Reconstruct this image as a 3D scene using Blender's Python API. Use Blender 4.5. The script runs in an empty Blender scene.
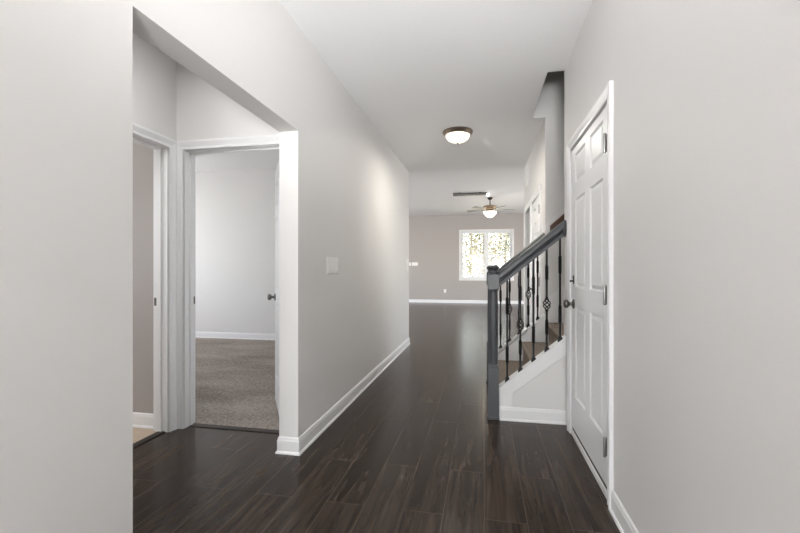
import bpy, bmesh, math, random
from mathutils import Vector, Matrix

S = bpy.context.scene
COL = S.collection
random.seed(7)
PI = math.pi

# ------------------------------------------------------------------ camera
F_PX = 415.0
YAW = math.atan(83.0 / F_PX)
cam_d = bpy.data.cameras.new('camera')
cam_d.sensor_width = 36.0
cam_d.lens = F_PX / 800.0 * 36.0
cam_d.shift_y = 3.5 / 800.0
cam_d.clip_start = 0.05
cam = bpy.data.objects.new('camera', cam_d)
cam.location = (0, 0, 1.17)
cam.rotation_euler = (PI / 2, 0, YAW)
COL.objects.link(cam)
S.camera = cam

# ------------------------------------------------------------------ view, sky, sun, daylight
vs = S.view_settings
vs.view_transform = 'Standard'
vs.look = 'None'
vs.gamma = 1.0
vs.use_curve_mapping = False
S.cycles.caustics_reflective = False
vs.exposure = 0.51

W = bpy.data.worlds.new('sky')
S.world = W
W.use_nodes = True
nt = W.node_tree
nt.nodes.clear()
out = nt.nodes.new('ShaderNodeOutputWorld')
bg = nt.nodes.new('ShaderNodeBackground')
sky = nt.nodes.new('ShaderNodeTexSky')
sky.sky_type = 'NISHITA'
sky.sun_disc = False
sky.sun_elevation = math.radians(38)
sky.sun_rotation = math.radians(120)
mixs = nt.nodes.new('ShaderNodeMix')
mixs.data_type = 'RGBA'
mixs.inputs[0].default_value = 0.93
nt.links.new(sky.outputs[0], mixs.inputs[6])
mixs.inputs[7].default_value = (1.0, 1.0, 1.0, 1)
nt.links.new(mixs.outputs[2], bg.inputs[0])
bg.inputs[1].default_value = 5.0
nt.links.new(bg.outputs[0], out.inputs[0])

sun_d = bpy.data.lights.new('sun', 'SUN')
sun_d.energy = 5.0
sun_d.angle = math.radians(2)
sun_d.color = (1.0, 0.96, 0.9)
sun = bpy.data.objects.new('sun', sun_d)
sun.rotation_euler = Vector((-0.75, 0.45, -0.75)).to_track_quat('-Z', 'Y').to_euler()
sun.location = (6, -6, 12)
COL.objects.link(sun)


def daylight(name, loc, direction, w, h, power, color=(1, 0.995, 0.985)):
    d = bpy.data.lights.new(name, 'AREA')
    d.shape = 'RECTANGLE'
    d.size = w
    d.size_y = h
    d.energy = power
    d.color = color
    o = bpy.data.objects.new(name, d)
    o.location = loc
    o.rotation_euler = Vector(direction).to_track_quat('-Z', 'Z').to_euler()
    COL.objects.link(o)
    return o


# daylight entering through the openings of the house
daylight('daylight_entry', (-0.25, -5.55, 1.1), (0, 1, 0.45), 1.5, 2.0, 62)
daylight('daylight_living_west', (-6.55, 10.6, 1.6), (1, 0, 0), 4.4, 1.9, 170)
daylight('daylight_living_east', (4.55, 10.6, 1.6), (-1, 0, 0), 3.2, 1.9, 110)
daylight('daylight_bedroom', (-6.35, 4.6, 1.6), (1, 0, 0), 1.8, 1.6, 2)
daylight('daylight_bath', (-4.25, 1.6, 1.7), (1, 0, 0), 0.7, 0.9, 10)
daylight('alcove_ceiling_lamp', (-1.9, 1.72, 2.66), (0, 0, -1), 0.35, 0.35, 6.3)

ch_d = bpy.data.lights.new('entry_fill_light', 'POINT')  # unseen fill added behind the camera, brightens ceiling and walls
ch_d.energy = 33
ch_d.color = (1.0, 0.985, 0.96)
ch_d.shadow_soft_size = 0.3
ch = bpy.data.objects.new('entry_fill_light', ch_d)
ch.location = (-0.75, -1.2, 2.0)
COL.objects.link(ch)

# fill spot added behind the camera to brighten the hall ceiling
fl_d = bpy.data.lights.new('ceiling_fill_spot', 'SPOT')
fl_d.energy = 450
fl_d.spot_size = math.radians(54)
fl_d.spot_blend = 1.0
fl_d.shadow_soft_size = 0.25
flo = bpy.data.objects.new('ceiling_fill_spot', fl_d)
flo.location = (0.05, -1.0, 1.35)
flo.rotation_euler = Vector((-0.16, 1, 0.50)).to_track_quat('-Z', 'Y').to_euler()
COL.objects.link(flo)


# ------------------------------------------------------------------ materials
def new_mat(name):
    m = bpy.data.materials.new(name)
    m.use_nodes = True
    n = m.node_tree.nodes
    b = n['Principled BSDF']
    return m, m.node_tree, b


def ramp(t, stops):
    r = t.nodes.new('ShaderNodeValToRGB')
    cr = r.color_ramp
    while len(cr.elements) < len(stops):
        cr.elements.new(0.5)
    for e, (p, c) in zip(cr.elements, stops):
        e.position = p
        e.color = (*c, 1)
    return r


def srgb(r, g, b):
    def f(v):
        v /= 255.0
        return v / 12.92 if v <= 0.04045 else ((v + 0.055) / 1.055) ** 2.4
    return (f(r), f(g), f(b))


def paint(name, col, rough=0.6, bump=0.02, scale=220, var=0.015, spec=0.3):
    m, t, b = new_mat(name)
    tc = t.nodes.new('ShaderNodeTexCoord')
    n = t.nodes.new('ShaderNodeTexNoise')
    n.inputs['Scale'].default_value = scale
    n.inputs['Detail'].default_value = 3
    t.links.new(tc.outputs['Object'], n.inputs['Vector'])
    lo = tuple(max(0, c * (1 - var)) for c in col)
    hi = tuple(min(1, c * (1 + var)) for c in col)
    r = ramp(t, [(0.3, lo), (0.7, hi)])
    t.links.new(n.outputs['Fac'], r.inputs[0])
    t.links.new(r.outputs[0], b.inputs['Base Color'])
    bp = t.nodes.new('ShaderNodeBump')
    bp.inputs['Strength'].default_value = bump
    bp.inputs['Distance'].default_value = 0.002
    t.links.new(n.outputs['Fac'], bp.inputs['Height'])
    t.links.new(bp.outputs[0], b.inputs['Normal'])
    b.inputs['Roughness'].default_value = rough
    b.inputs['Specular IOR Level'].default_value = spec
    return m


def metal(name, col, rough=0.3, metallic=1.0):
    m, t, b = new_mat(name)
    tc = t.nodes.new('ShaderNodeTexCoord')
    n = t.nodes.new('ShaderNodeTexNoise')
    n.inputs['Scale'].default_value = 90
    t.links.new(tc.outputs['Object'], n.inputs['Vector'])
    mr = t.nodes.new('ShaderNodeMapRange')
    mr.inputs['To Min'].default_value = rough * 0.85
    mr.inputs['To Max'].default_value = rough * 1.2
    t.links.new(n.outputs['Fac'], mr.inputs['Value'])
    t.links.new(mr.outputs[0], b.inputs['Roughness'])
    b.inputs['Base Color'].default_value = (*col, 1)
    b.inputs['Metallic'].default_value = metallic
    return m


def glow(name, col, strength, base=(0.9, 0.88, 0.84)):
    m, t, b = new_mat(name)
    tc = t.nodes.new('ShaderNodeTexCoord')
    n = t.nodes.new('ShaderNodeTexNoise')
    n.inputs['Scale'].default_value = 9
    n.inputs['Detail'].default_value = 3
    t.links.new(tc.outputs['Object'], n.inputs['Vector'])
    r = ramp(t, [(0.35, tuple(c * 0.86 for c in col)), (0.65, col)])
    t.links.new(n.outputs['Fac'], r.inputs[0])
    b.inputs['Base Color'].default_value = (*base, 1)
    t.links.new(r.outputs[0], b.inputs['Emission Color'])
    b.inputs['Emission Strength'].default_value = strength
    b.inputs['Roughness'].default_value = 0.25
    return m


def wood_floor():
    m, t, b = new_mat('dark_plank_floor')
    tc = t.nodes.new('ShaderNodeTexCoord')
    sep = t.nodes.new('ShaderNodeSeparateXYZ')
    t.links.new(tc.outputs['Object'], sep.inputs[0])
    com = t.nodes.new('ShaderNodeCombineXYZ')
    t.links.new(sep.outputs['Y'], com.inputs['X'])
    sx = t.nodes.new('ShaderNodeMath')
    sx.operation = 'ADD'
    sx.inputs[1].default_value = 19.493
    t.links.new(sep.outputs['X'], sx.inputs[0])
    t.links.new(sx.outputs[0], com.inputs['Y'])
    br = t.nodes.new('ShaderNodeTexBrick')
    br.offset = 0.37
    br.offset_frequency = 2
    br.inputs['Scale'].default_value = 1.0
    br.inputs['Brick Width'].default_value = 1.22
    br.inputs['Row Height'].default_value = 0.195
    br.inputs['Mortar Size'].default_value = 0.0022
    br.inputs['Mortar Smooth'].default_value = 0.3
    br.inputs['Color1'].default_value = (0.0, 0.0, 0.0, 1)
    br.inputs['Color2'].default_value = (1, 1, 1, 1)
    br.inputs['Mortar'].default_value = (0.5, 0.5, 0.5, 1)
    t.links.new(com.outputs[0], br.inputs['Vector'])
    # offset the grain per plank
    add = t.nodes.new('ShaderNodeVectorMath')
    add.operation = 'MULTIPLY_ADD'
    t.links.new(br.outputs['Color'], add.inputs[0])
    add.inputs[1].default_value = (7.3, 3.1, 5.7)
    t.links.new(com.outputs[0], add.inputs[2])
    mp = t.nodes.new('ShaderNodeMapping')
    mp.inputs['Scale'].default_value = (1.1, 16, 1)
    t.links.new(add.outputs[0], mp.inputs['Vector'])
    n = t.nodes.new('ShaderNodeTexNoise')
    n.inputs['Scale'].default_value = 1.6
    n.inputs['Detail'].default_value = 8
    n.inputs['Roughness'].default_value = 0.68
    n.inputs['Distortion'].default_value = 0.8
    t.links.new(mp.outputs[0], n.inputs['Vector'])
    mp2 = t.nodes.new('ShaderNodeMapping')
    mp2.inputs['Scale'].default_value = (0.9, 3.2, 1)
    t.links.new(add.outputs[0], mp2.inputs['Vector'])
    n2 = t.nodes.new('ShaderNodeTexNoise')
    n2.inputs['Scale'].default_value = 2.2
    n2.inputs['Detail'].default_value = 4
    t.links.new(mp2.outputs[0], n2.inputs['Vector'])
    g1 = ramp(t, [(0.27, srgb(33, 23, 17)), (0.44, srgb(57, 45, 36)), (0.56, srgb(72, 59, 49)), (0.76, srgb(100, 86, 74))])
    t.links.new(n.outputs['Fac'], g1.inputs[0])
    # plank-to-plank tone + cloudy tone
    ma = t.nodes.new('ShaderNodeMath')
    ma.operation = 'MULTIPLY_ADD'
    t.links.new(br.outputs['Color'], ma.inputs[0])
    ma.inputs[1].default_value = 0.36
    ma.inputs[2].default_value = 0.06
    mb = t.nodes.new('ShaderNodeMath')
    mb.operation = 'MULTIPLY_ADD'
    t.links.new(n2.outputs['Fac'], mb.inputs[0])
    mb.inputs[1].default_value = 0.80
    t.links.new(ma.outputs[0], mb.inputs[2])
    mul = t.nodes.new('ShaderNodeMix')
    mul.data_type = 'RGBA'
    mul.blend_type = 'MULTIPLY'
    mul.inputs[0].default_value = 1.0
    t.links.new(g1.outputs[0], mul.inputs[6])
    cc = t.nodes.new('ShaderNodeCombineColor')
    for k in range(3):
        t.links.new(mb.outputs[0], cc.inputs[k])
    t.links.new(cc.outputs[0], mul.inputs[7])
    mx = t.nodes.new('ShaderNodeMix')
    mx.data_type = 'RGBA'
    t.links.new(br.outputs['Fac'], mx.inputs[0])
    t.links.new(mul.outputs[2], mx.inputs[6])
    mx.inputs[7].default_value = (*srgb(84, 73, 64), 1)  # seams lighter than the planks: bevel glints put into the colour
    t.links.new(mx.outputs[2], b.inputs['Base Color'])
    rr = t.nodes.new('ShaderNodeMapRange')
    rr.inputs['To Min'].default_value = 0.17
    rr.inputs['To Max'].default_value = 0.32
    t.links.new(n.outputs['Fac'], rr.inputs['Value'])
    t.links.new(rr.outputs[0], b.inputs['Roughness'])
    b.inputs['Specular IOR Level'].default_value = 0.10
    b.inputs['Coat Weight'].default_value = 0.22
    b.inputs['Coat Roughness'].default_value = 0.19
    bp = t.nodes.new('ShaderNodeBump')
    bp.inputs['Strength'].default_value = 0.12
    bp.inputs['Distance'].default_value = 0.003
    t.links.new(n.outputs['Fac'], bp.inputs['Height'])
    t.links.new(bp.outputs[0], b.inputs['Normal'])
    return m


def carpet(name, c_lo, c_hi, streak=True):
    m, t, b = new_mat(name)
    tc = t.nodes.new('ShaderNodeTexCoord')
    n = t.nodes.new('ShaderNodeTexNoise')
    n.inputs['Scale'].default_value = 42
    n.inputs['Detail'].default_value = 5
    n.inputs['Roughness'].default_value = 0.8
    t.links.new(tc.outputs['Object'], n.inputs['Vector'])
    mp = t.nodes.new('ShaderNodeMapping')
    mp.inputs['Rotation'].default_value = (0, 0, math.radians(-18))
    mp.inputs['Scale'].default_value = (1.2, 2.6, 1)
    t.links.new(tc.outputs['Object'], mp.inputs['Vector'])
    n2 = t.nodes.new('ShaderNodeTexNoise')
    n2.inputs['Scale'].default_value = 0.9
    n2.inputs['Detail'].default_value = 3
    t.links.new(mp.outputs[0], n2.inputs['Vector'])
    s = t.nodes.new('ShaderNodeMath')
    s.operation = 'MULTIPLY_ADD'
    t.links.new(n2.outputs['Fac'], s.inputs[0])
    s.inputs[1].default_value = 0.42 if streak else 0.2
    s.inputs[2].default_value = -0.21 if streak else -0.1
    a = t.nodes.new('ShaderNodeMath')
    a.operation = 'ADD'
    t.links.new(n.outputs['Fac'], a.inputs[0])
    t.links.new(s.outputs[0], a.inputs[1])
    r = ramp(t, [(0.28, c_lo), (0.72, c_hi)])
    t.links.new(a.outputs[0], r.inputs[0])
    t.links.new(r.outputs[0], b.inputs['Base Color'])
    b.inputs['Roughness'].default_value = 0.95
    b.inputs['Specular IOR Level'].default_value = 0.1
    bp = t.nodes.new('ShaderNodeBump')
    bp.inputs['Strength'].default_value = 0.8
    bp.inputs['Distance'].default_value = 0.01
    t.links.new(n.outputs['Fac'], bp.inputs['Height'])
    t.links.new(bp.outputs[0], b.inputs['Normal'])
    return m


def glass_mat():
    m = bpy.data.materials.new('window_glass')
    m.use_nodes = True
    t = m.node_tree
    t.nodes.clear()
    o = t.nodes.new('ShaderNodeOutputMaterial')
    tr = t.nodes.new('ShaderNodeBsdfTransparent')
    tr.inputs[0].default_value = (0.97, 0.985, 0.985, 1)
    gl = t.nodes.new('ShaderNodeBsdfGlossy')
    gl.inputs['Roughness'].default_value = 0.02
    fr = t.nodes.new('ShaderNodeFresnel')
    fr.inputs[0].default_value = 1.3
    mx = t.nodes.new('ShaderNodeMixShader')
    t.links.new(fr.outputs[0], mx.inputs[0])
    t.links.new(tr.outputs[0], mx.inputs[1])
    t.links.new(gl.outputs[0], mx.inputs[2])
    t.links.new(mx.outputs[0], o.inputs[0])
    return m


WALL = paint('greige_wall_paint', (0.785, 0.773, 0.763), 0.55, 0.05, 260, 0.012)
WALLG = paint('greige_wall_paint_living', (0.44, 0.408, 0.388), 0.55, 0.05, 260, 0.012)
CEIL = paint('white_ceiling_paint', (0.90, 0.898, 0.90), 0.8, 0.10, 130, 0.012)
TRIM = paint('white_gloss_trim', (0.86, 0.86, 0.865), 0.36, 0.0, 60, 0.006, 0.5)
DOORM = paint('white_door_paint', (0.88, 0.88, 0.89), 0.36, 0.0, 70, 0.008, 0.5)
FLOOR = wood_floor()
CARPET = carpet('taupe_carpet', srgb(96, 87, 80), srgb(194, 183, 174))
STAIRC = carpet('stair_carpet', srgb(100, 91, 83), srgb(166, 153, 142), False)
VINYL = paint('tan_vinyl_floor', srgb(196, 176, 156), 0.4, 0.03, 14, 0.06)
THRESH = paint('dark_threshold', srgb(44, 35, 31), 0.45, 0.05, 60, 0.1)
GREYW = paint('charcoal_painted_wood', srgb(73, 75, 79), 0.36, 0.04, 60, 0.06, 0.5)
IRON = metal('black_iron', (0.012, 0.012, 0.013), 0.42, 0.6)
BROWNW = paint('brown_stained_wood', srgb(86, 58, 42), 0.4, 0.05, 50, 0.12, 0.5)
NICKEL = metal('satin_nickel', (0.52, 0.49, 0.46), 0.28)
DNICKEL = metal('dark_satin_nickel', (0.20, 0.19, 0.18), 0.34)
RIM = metal('brushed_bronze_nickel', (0.26, 0.21, 0.17), 0.32)
BRONZE = metal('bronze', (0.30, 0.22, 0.15), 0.32)
DBRONZE = metal('dark_bronze', (0.06, 0.045, 0.04), 0.38)
HINGE = metal('hinge_metal', (0.38, 0.37, 0.36), 0.35)
PLASTIC = paint('white_plastic', (0.90, 0.89, 0.88), 0.35, 0.01, 40, 0.006, 0.5)
BLADE = paint('weathered_grey_blade', srgb(122, 118, 114), 0.4, 0.05, 20, 0.1)
BOWL = glow('lit_frosted_glass', (1.0, 0.88, 0.70), 0.95)
SHADE = glow('lit_fan_glass', (1.0, 0.95, 0.86), 2.2)
SPOT = glow('lit_spot_lens', (1.0, 0.98, 0.95), 4)
VINYLW = paint('white_window_vinyl', (0.84, 0.85, 0.86), 0.4, 0.01, 40, 0.006)
GLASS = glass_mat()
GRASS = paint('pale_dry_grass', srgb(196, 190, 168), 0.95, 0.3, 4, 0.12)
BARK = paint('grey_bark', srgb(120, 110, 102), 0.9, 0.4, 18, 0.25)
LEAF = [paint('leaf_olive', srgb(96, 98, 76), 0.7, 0.05, 3, 0.25),
        paint('leaf_yellow', srgb(116, 111, 90), 0.7, 0.05, 3, 0.2),
        paint('leaf_grey_green', srgb(78, 84, 78), 0.7, 0.05, 3, 0.25)]


# ------------------------------------------------------------------ mesh helpers
class MB:
    def __init__(self):
        self.v, self.f = [], []

    def add(self, vs_, fs_, M=None):
        o = len(self.v)
        self.v += [tuple(M @ Vector(p)) if M else tuple(p) for p in vs_]
        self.f += [tuple(i + o for i in q) for q in fs_]
        return self

    def box(self, a, b, M=None):
        x0, y0, z0 = a
        x1, y1, z1 = b
        return self.add([(x0, y0, z0), (x1, y0, z0), (x1, y1, z0), (x0, y1, z0),
                         (x0, y0, z1), (x1, y0, z1), (x1, y1, z1), (x0, y1, z1)],
                        [(0, 3, 2, 1), (4, 5, 6, 7), (0, 1, 5, 4), (1, 2, 6, 5), (2, 3, 7, 6), (3, 0, 4, 7)], M)

    def prism(self, poly, y0, y1, M=None):
        """polygon in xz extruded along y"""
        n = len(poly)
        vs_ = [(x, y0, z) for x, z in poly] + [(x, y1, z) for x, z in poly]
        fs_ = [tuple(range(n)), tuple(range(2 * n - 1, n - 1, -1))]
        fs_ += [(i, i + n, (i + 1) % n + n, (i + 1) % n) for i in range(n)]
        return self.add(vs_, fs_, M)

    def lathe(self, prof, n=32, M=None, cap=True):
        """prof: list of (r, z), revolved about z"""
        vs_, fs_ = [], []
        for r, z in prof:
            for k in range(n):
                a = 2 * PI * k / n
                vs_.append((r * math.cos(a), r * math.sin(a), z))
        for i in range(len(prof) - 1):
            for k in range(n):
                k2 = (k + 1) % n
                fs_.append((i * n + k, i * n + k2, (i + 1) * n + k2, (i + 1) * n + k))
        if cap:
            if prof[0][0] > 1e-6:
                fs_.append(tuple(range(n - 1, -1, -1)))
            if prof[-1][0] > 1e-6:
                fs_.append(tuple(range((len(prof) - 1) * n, len(prof) * n)))
        return self.add(vs_, fs_, M)

    def tube(self, pts, r, n=8, square=False):
        pts = [Vector(p) for p in pts]
        rings = []
        up0 = Vector((0, 0, 1))
        for i, p in enumerate(pts):
            d = (pts[min(i + 1, len(pts) - 1)] - pts[max(i - 1, 0)]).normalized()
            up = up0 if abs(d.dot(up0)) < 0.95 else Vector((1, 0, 0))
            s = d.cross(up).normalized()
            u = s.cross(d).normalized()
            rr = r[i] if isinstance(r, (list, tuple)) else r
            rings.append([p + (s * math.cos(2 * PI * k / n) + u * math.sin(2 * PI * k / n)) * rr for k in range(n)])
        vs_ = [tuple(q) for ring in rings for q in ring]
        fs_ = []
        for i in range(len(pts) - 1):
            for k in range(n):
                k2 = (k + 1) % n
                fs_.append((i * n + k, i * n + k2, (i + 1) * n + k2, (i + 1) * n + k))
        fs_.append(tuple(range(n - 1, -1, -1)))
        fs_.append(tuple(range((len(pts) - 1) * n, len(pts) * n)))
        return self.add(vs_, fs_)

    def twist_bar(self, x, y, z0, z1, half, turns_ranges, n_step=0.006):
        """square bar along z that twists inside the given (za, zb, turns) ranges"""
        zs = [z0]
        z = z0
        while z < z1 - 1e-6:
            z = min(z + n_step, z1)
            zs.append(z)
        vs_, fs_ = [], []
        for z in zs:
            ang = 0.0
            h = half
            for za, zb, tn in turns_ranges:
                tt = min(max((z - za) / (zb - za), 0), 1)
                ang += tt * tn * 2 * PI
                if za - 0.004 < z < zb + 0.004:
                    h = half * 1.28
            for k in range(4):
                a = ang + PI / 4 + k * PI / 2
                vs_.append((x + h * 1.414 * math.cos(a), y + h * 1.414 * math.sin(a), z))
        for i in range(len(zs) - 1):
            for k in range(4):
                k2 = (k + 1) % 4
                fs_.append((i * 4 + k, i * 4 + k2, (i + 1) * 4 + k2, (i + 1) * 4 + k))
        fs_.append((3, 2, 1, 0))
        m = (len(zs) - 1) * 4
        fs_.append((m, m + 1, m + 2, m + 3))
        return self.add(vs_, fs_)

    def sweep_xy(self, path, prof, closed=False):
        """sweep a (d, z) profile along an xy polyline, d to the LEFT of travel, mitred"""
        P = [Vector((p[0], p[1])) for p in path]
        n = len(P)
        offs = []
        for i in range(n):
            nn = []
            if i > 0:
                d = (P[i] - P[i - 1]).normalized()
                nn.append(Vector((-d.y, d.x)))
            if i < n - 1:
                d = (P[i + 1] - P[i]).normalized()
                nn.append(Vector((-d.y, d.x)))
            if len(nn) == 2:
                m = (nn[0] + nn[1]).normalized()
                m = m / max(m.dot(nn[0]), 0.3)
            else:
                m = nn[0]
            offs.append(m)
        k = len(prof)
        vs_, fs_ = [], []
        for i in range(n):
            for d, z in prof:
                q = P[i] + offs[i] * d
                vs_.append((q.x, q.y, z))
        for i in range(n - 1):
            for j in range(k):
                j2 = (j + 1) % k
                fs_.append((i * k + j, (i + 1) * k + j, (i + 1) * k + j2, i * k + j2))
        fs_.append(tuple(range(k)))
        fs_.append(tuple(range(n * k - 1, (n - 1) * k - 1, -1)))
        return self.add(vs_, fs_)

    def casing(self, u0, u1, zt, M, prof, z0=0.0):
        """door casing: profile (d outward, t thick) round a U path in a local (u, n, z) frame"""
        ctr = [((u0, z0), (-1, 0)), ((u0, zt), (-1, 1)), ((u1, zt), (1, 1)), ((u1, z0), (1, 0))]
        k = len(prof)
        vs_, fs_ = [], []
        for (u, z), (du, dz) in ctr:
            for d, t in prof:
                vs_.append((u + du * d, t, z + dz * d))
        for i in range(3):
            for j in range(k):
                j2 = (j + 1) % k
                fs_.append((i * k + j, i * k + j2, (i + 1) * k + j2, (i + 1) * k + j))
        fs_.append(tuple(range(k - 1, -1, -1)))
        fs_.append(tuple(range(3 * k, 4 * k)))
        return self.add(vs_, fs_, M)

    def frame4(self, u0, u1, z0, z1, M, prof):
        ctr = [((u0, z0), (-1, -1)), ((u0, z1), (-1, 1)), ((u1, z1), (1, 1)), ((u1, z0), (1, -1))]
        k = len(prof)
        vs_, fs_ = [], []
        for (u, z), (du, dz) in ctr:
            for d, t in prof:
                vs_.append((u + du * d, t, z + dz * d))
        for i in range(4):
            i2 = (i + 1) % 4
            for j in range(k):
                j2 = (j + 1) % k
                fs_.append((i * k + j, i * k + j2, i2 * k + j2, i2 * k + j))
        return self.add(vs_, fs_, M)

    def build(self, name, mat, parent=None, bevel=0.0, smooth=False, loc=None, seg=2):
        me = bpy.data.meshes.new(name)
        me.from_pydata(self.v, [], self.f)
        bm = bmesh.new()
        bm.from_mesh(me)
        bmesh.ops.recalc_face_normals(bm, faces=bm.faces[:])
        bm.to_mesh(me)
        bm.free()
        me.materials.append(mat)
        o = bpy.data.objects.new(name, me)
        COL.objects.link(o)
        if loc is not None:
            o.location = loc
        if parent:
            o.parent = parent
        if bevel:
            md = o.modifiers.new('bevel', 'BEVEL')
            md.width = bevel
            md.segments = seg
            md.limit_method = 'ANGLE'
            md.angle_limit = math.radians(35)
        if smooth:
            for p in me.polygons:
                p.use_smooth = True
            e = o.modifiers.new('edges', 'EDGE_SPLIT')
            e.split_angle = math.radians(40)
        return o


def empty(name, loc, rz=0.0, parent=None):
    o = bpy.data.objects.new(name, None)
    o.empty_display_size = 0.1
    o.location = loc
    o.rotation_euler = (0, 0, rz)
    COL.objects.link(o)
    if parent:
        o.parent = parent
    return o


def tag(o, label, cat, group=None, kind=None):
    o['label'] = label
    o['category'] = cat
    if group:
        o['group'] = group
    if kind:
        o['kind'] = kind
    return o


def struct(o, label=None, cat=None):
    o['kind'] = 'structure'
    if label:
        o['label'] = label
    if cat:
        o['category'] = cat
    return o


def copy_tree(o, parent=None):
    c = o.copy()
    COL.objects.link(c)
    c.parent = parent
    for ch in list(o.children):
        copy_tree(ch, c)
    return c


def wall(name, axis, c0, c1, a0, a1, z0, z1, holes, mat, label):
    """wall slab; axis 'x' = runs along y between x=c0..c1, axis 'y' = runs along x between y=c0..c1"""
    m = MB()

    def bx(u0, u1, w0, w1):
        if u1 - u0 < 1e-5 or w1 - w0 < 1e-5:
            return
        if axis == 'x':
            m.box((c0, u0, w0), (c1, u1, w1))
        else:
            m.box((u0, c0, w0), (u1, c1, w1))
    cur = a0
    for (h0, h1, hz0, hz1) in sorted(holes):
        bx(cur, h0, z0, z1)
        bx(h0, h1, z0, hz0)
        bx(h0, h1, hz1, z1)
        cur = h1
    bx(cur, a1, z0, z1)
    return struct(m.build(name, mat), label, 'wall')


# ------------------------------------------------------------------ main dimensions
XL, XLB = -1.15, -1.277        # left hall wall, its back
XR, XRB = 0.62, 0.74           # right hall wall, its back
HC = 2.72                      # hall ceiling
LC = 3.12                      # living room ceiling
YB, YBB = 2.69, 2.81           # wall with the bedroom door
XA, XAB = -2.226, -2.346       # alcove left wall
YF = 14.85                     # far living wall
YS0, YS1 = 3.335, 3.425        # near knee wall
YT0, YT1 = 4.42, 4.54          # far stair wall
Y_OPEN0, Y_OPEN1 = 1.187, 2.455
YE_L, YE_R = 6.47, 6.62
SX0, SX1, SY0, SY1 = -6.5, 4.5, 6.36, YF

# ------------------------------------------------------------------ floors
m = MB()
m.box((XAB + 0.07, -5.6, -0.06), (XRB, 2.76, 0))
m.box((XLB, 2.76, -0.06), (SX1, YE_L, 0))
m.box((SX0, YE_L, -0.06), (SX1, YF + 0.12, 0))
struct(m.build('floor', FLOOR), 'dark brown wood plank floor running down the hall', 'floor')
m = MB()
m.box((SX0, 2.76, -0.06), (XLB - 0.0, SY0 + 0.11, 0.004))
struct(m.build('floor_bedroom', CARPET), 'taupe carpet beyond the open bedroom door', 'floor')
m = MB()
m.box((-4.3, 0.4, -0.06), (XAB + 0.07, 2.76, 0.002))
struct(m.build('floor_bath', VINYL), 'pale tan vinyl floor through the left doorway', 'floor')

# ------------------------------------------------------------------ ceilings
m = MB()
XH, YH0, YH1 = 0.496, YS1 - 0.01, YT0          # stairwell opening
m.box((-4.4, -5.7, HC), (XH, YBB - 0.05, HC + 0.02))
m.box((XL - 0.06, YBB - 0.05, HC), (XH, YE_L, HC + 0.02))
m.box((XH, -5.7, HC), (SX1, YH0, HC + 0.02))
m.box((XH, YH1 + 0.002, HC), (SX1, YE_L, HC + 0.02))
m.box((SX1 - 0.3, YH0, HC), (SX1, YH1, HC + 0.02))
struct(m.build('ceiling', CEIL), 'white hall ceiling with an opening over the stairs', 'ceiling')
m = MB()
m.box((SX0 - 0.1, YE_L, LC), (SX1 + 0.1, YF + 0.12, LC + 0.1))
struct(m.build('ceiling_living', CEIL), 'higher white ceiling of the far living room', 'ceiling')
# stairwell walls above the ceiling and its own ceiling
m2 = MB()
m2.box((XH - 0.1, YH0 - 0.1, HC + 0.02), (XH, YH1 + 0.12, 5.2))
m2.box((XH, YH0 - 0.1, HC + 0.02), (SX1, YH0, 5.2))
m2.box((XH, YH1, HC + 0.0006), (SX1, YH1 + 0.12, 5.2))
m2.box((SX1, YH0 - 0.1, HC + 0.02), (SX1 + 0.1, YH1 + 0.12, 5.2))
struct(m2.build('wall_stairwell_upper', WALL), 'upper stairwell wall seen through the ceiling opening', 'wall')
m2 = MB()
m2.box((XH - 0.1, YH0 - 0.1, 5.2), (SX1 + 0.1, YH1 + 0.12, 5.3))
struct(m2.build('ceiling_stairwell', CEIL), 'ceiling high above the stairs', 'ceiling')
# bedroom ceiling
m = MB()
m.box((SX0, YBB, 2.86), (XLB, SY0, 2.96))
struct(m.build('ceiling_bedroom', CEIL), 'white bedroom ceiling', 'ceiling')

# ------------------------------------------------------------------ walls
HT = 2.055        # opening header height
DZ = 2.05         # door opening height
DZR = 2.022       # right hand doors
wall('wall_left', 'x', XLB, XL, -5.6, YE_L, 0, HC + 0.2, [(Y_OPEN0, Y_OPEN1, 0, HT)], WALL, 'left hall wall with a wide cased-free opening')
RD0, RD1 = 2.246, 3.150
wall('wall_right', 'x', XR, XRB, -5.6, YS1 - 0.012, 0, HC, [(RD0, RD1, 0, DZR)], WALL, 'right hall wall holding the white panel door')
FD0, FD1, FO0, FO1 = 4.745, 5.545, 5.72, 6.42
wall('wall_right_far', 'x', XR, XRB, YT0, YE_R, 0, HC, [(FD0, FD1, 0, DZR), (FO0, FO1, 0, DZR)], WALL, 'right hall wall beyond the stairs')
wall('wall_stair_back', 'y', YT0, YT1, XRB, SX1, 0, HC, [], WALL, 'wall along the far side of the stairs')
wall('wall_closet_back', 'y', YS1 - 0.112, YS1 - 0.012, XRB, SX1, 0, HC, [], WALL, 'wall between the closet and the stairs')
wall('wall_stair_end', 'x', SX1, SX1 + 0.1, YS1 - 0.1, YT1, 0, HC, [], WALL, 'wall at the top end of the stairs')
BD0, BD1 = -2.162, -1.400
wall('wall_alcove_back', 'y', YB, YBB, XA, XLB, 0, 2.9, [(BD0, BD1, 0, DZ)], WALL, 'alcove wall holding the bedroom doorway')
AD0, AD1 = 1.795, 2.605
wall('wall_alcove_left', 'x', XAB, XA, 0.4, YBB, 0, HC, [(AD0, AD1, 0, DZ)], WALL, 'alcove side wall holding the left doorway')
wall('wall_alcove_front', 'y', 0.4, 0.52, XA, XLB, 0, HC, [], WALL, 'near end wall of the alcove')
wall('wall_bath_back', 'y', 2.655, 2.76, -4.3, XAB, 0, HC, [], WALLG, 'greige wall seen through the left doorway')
wall('wall_bath_far', 'x', -4.4, -4.3, 0.4, 2.76, 0, HC, [(1.25, 1.95, 1.25, 2.15)], WALL, 'far wall of the left room')
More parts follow.
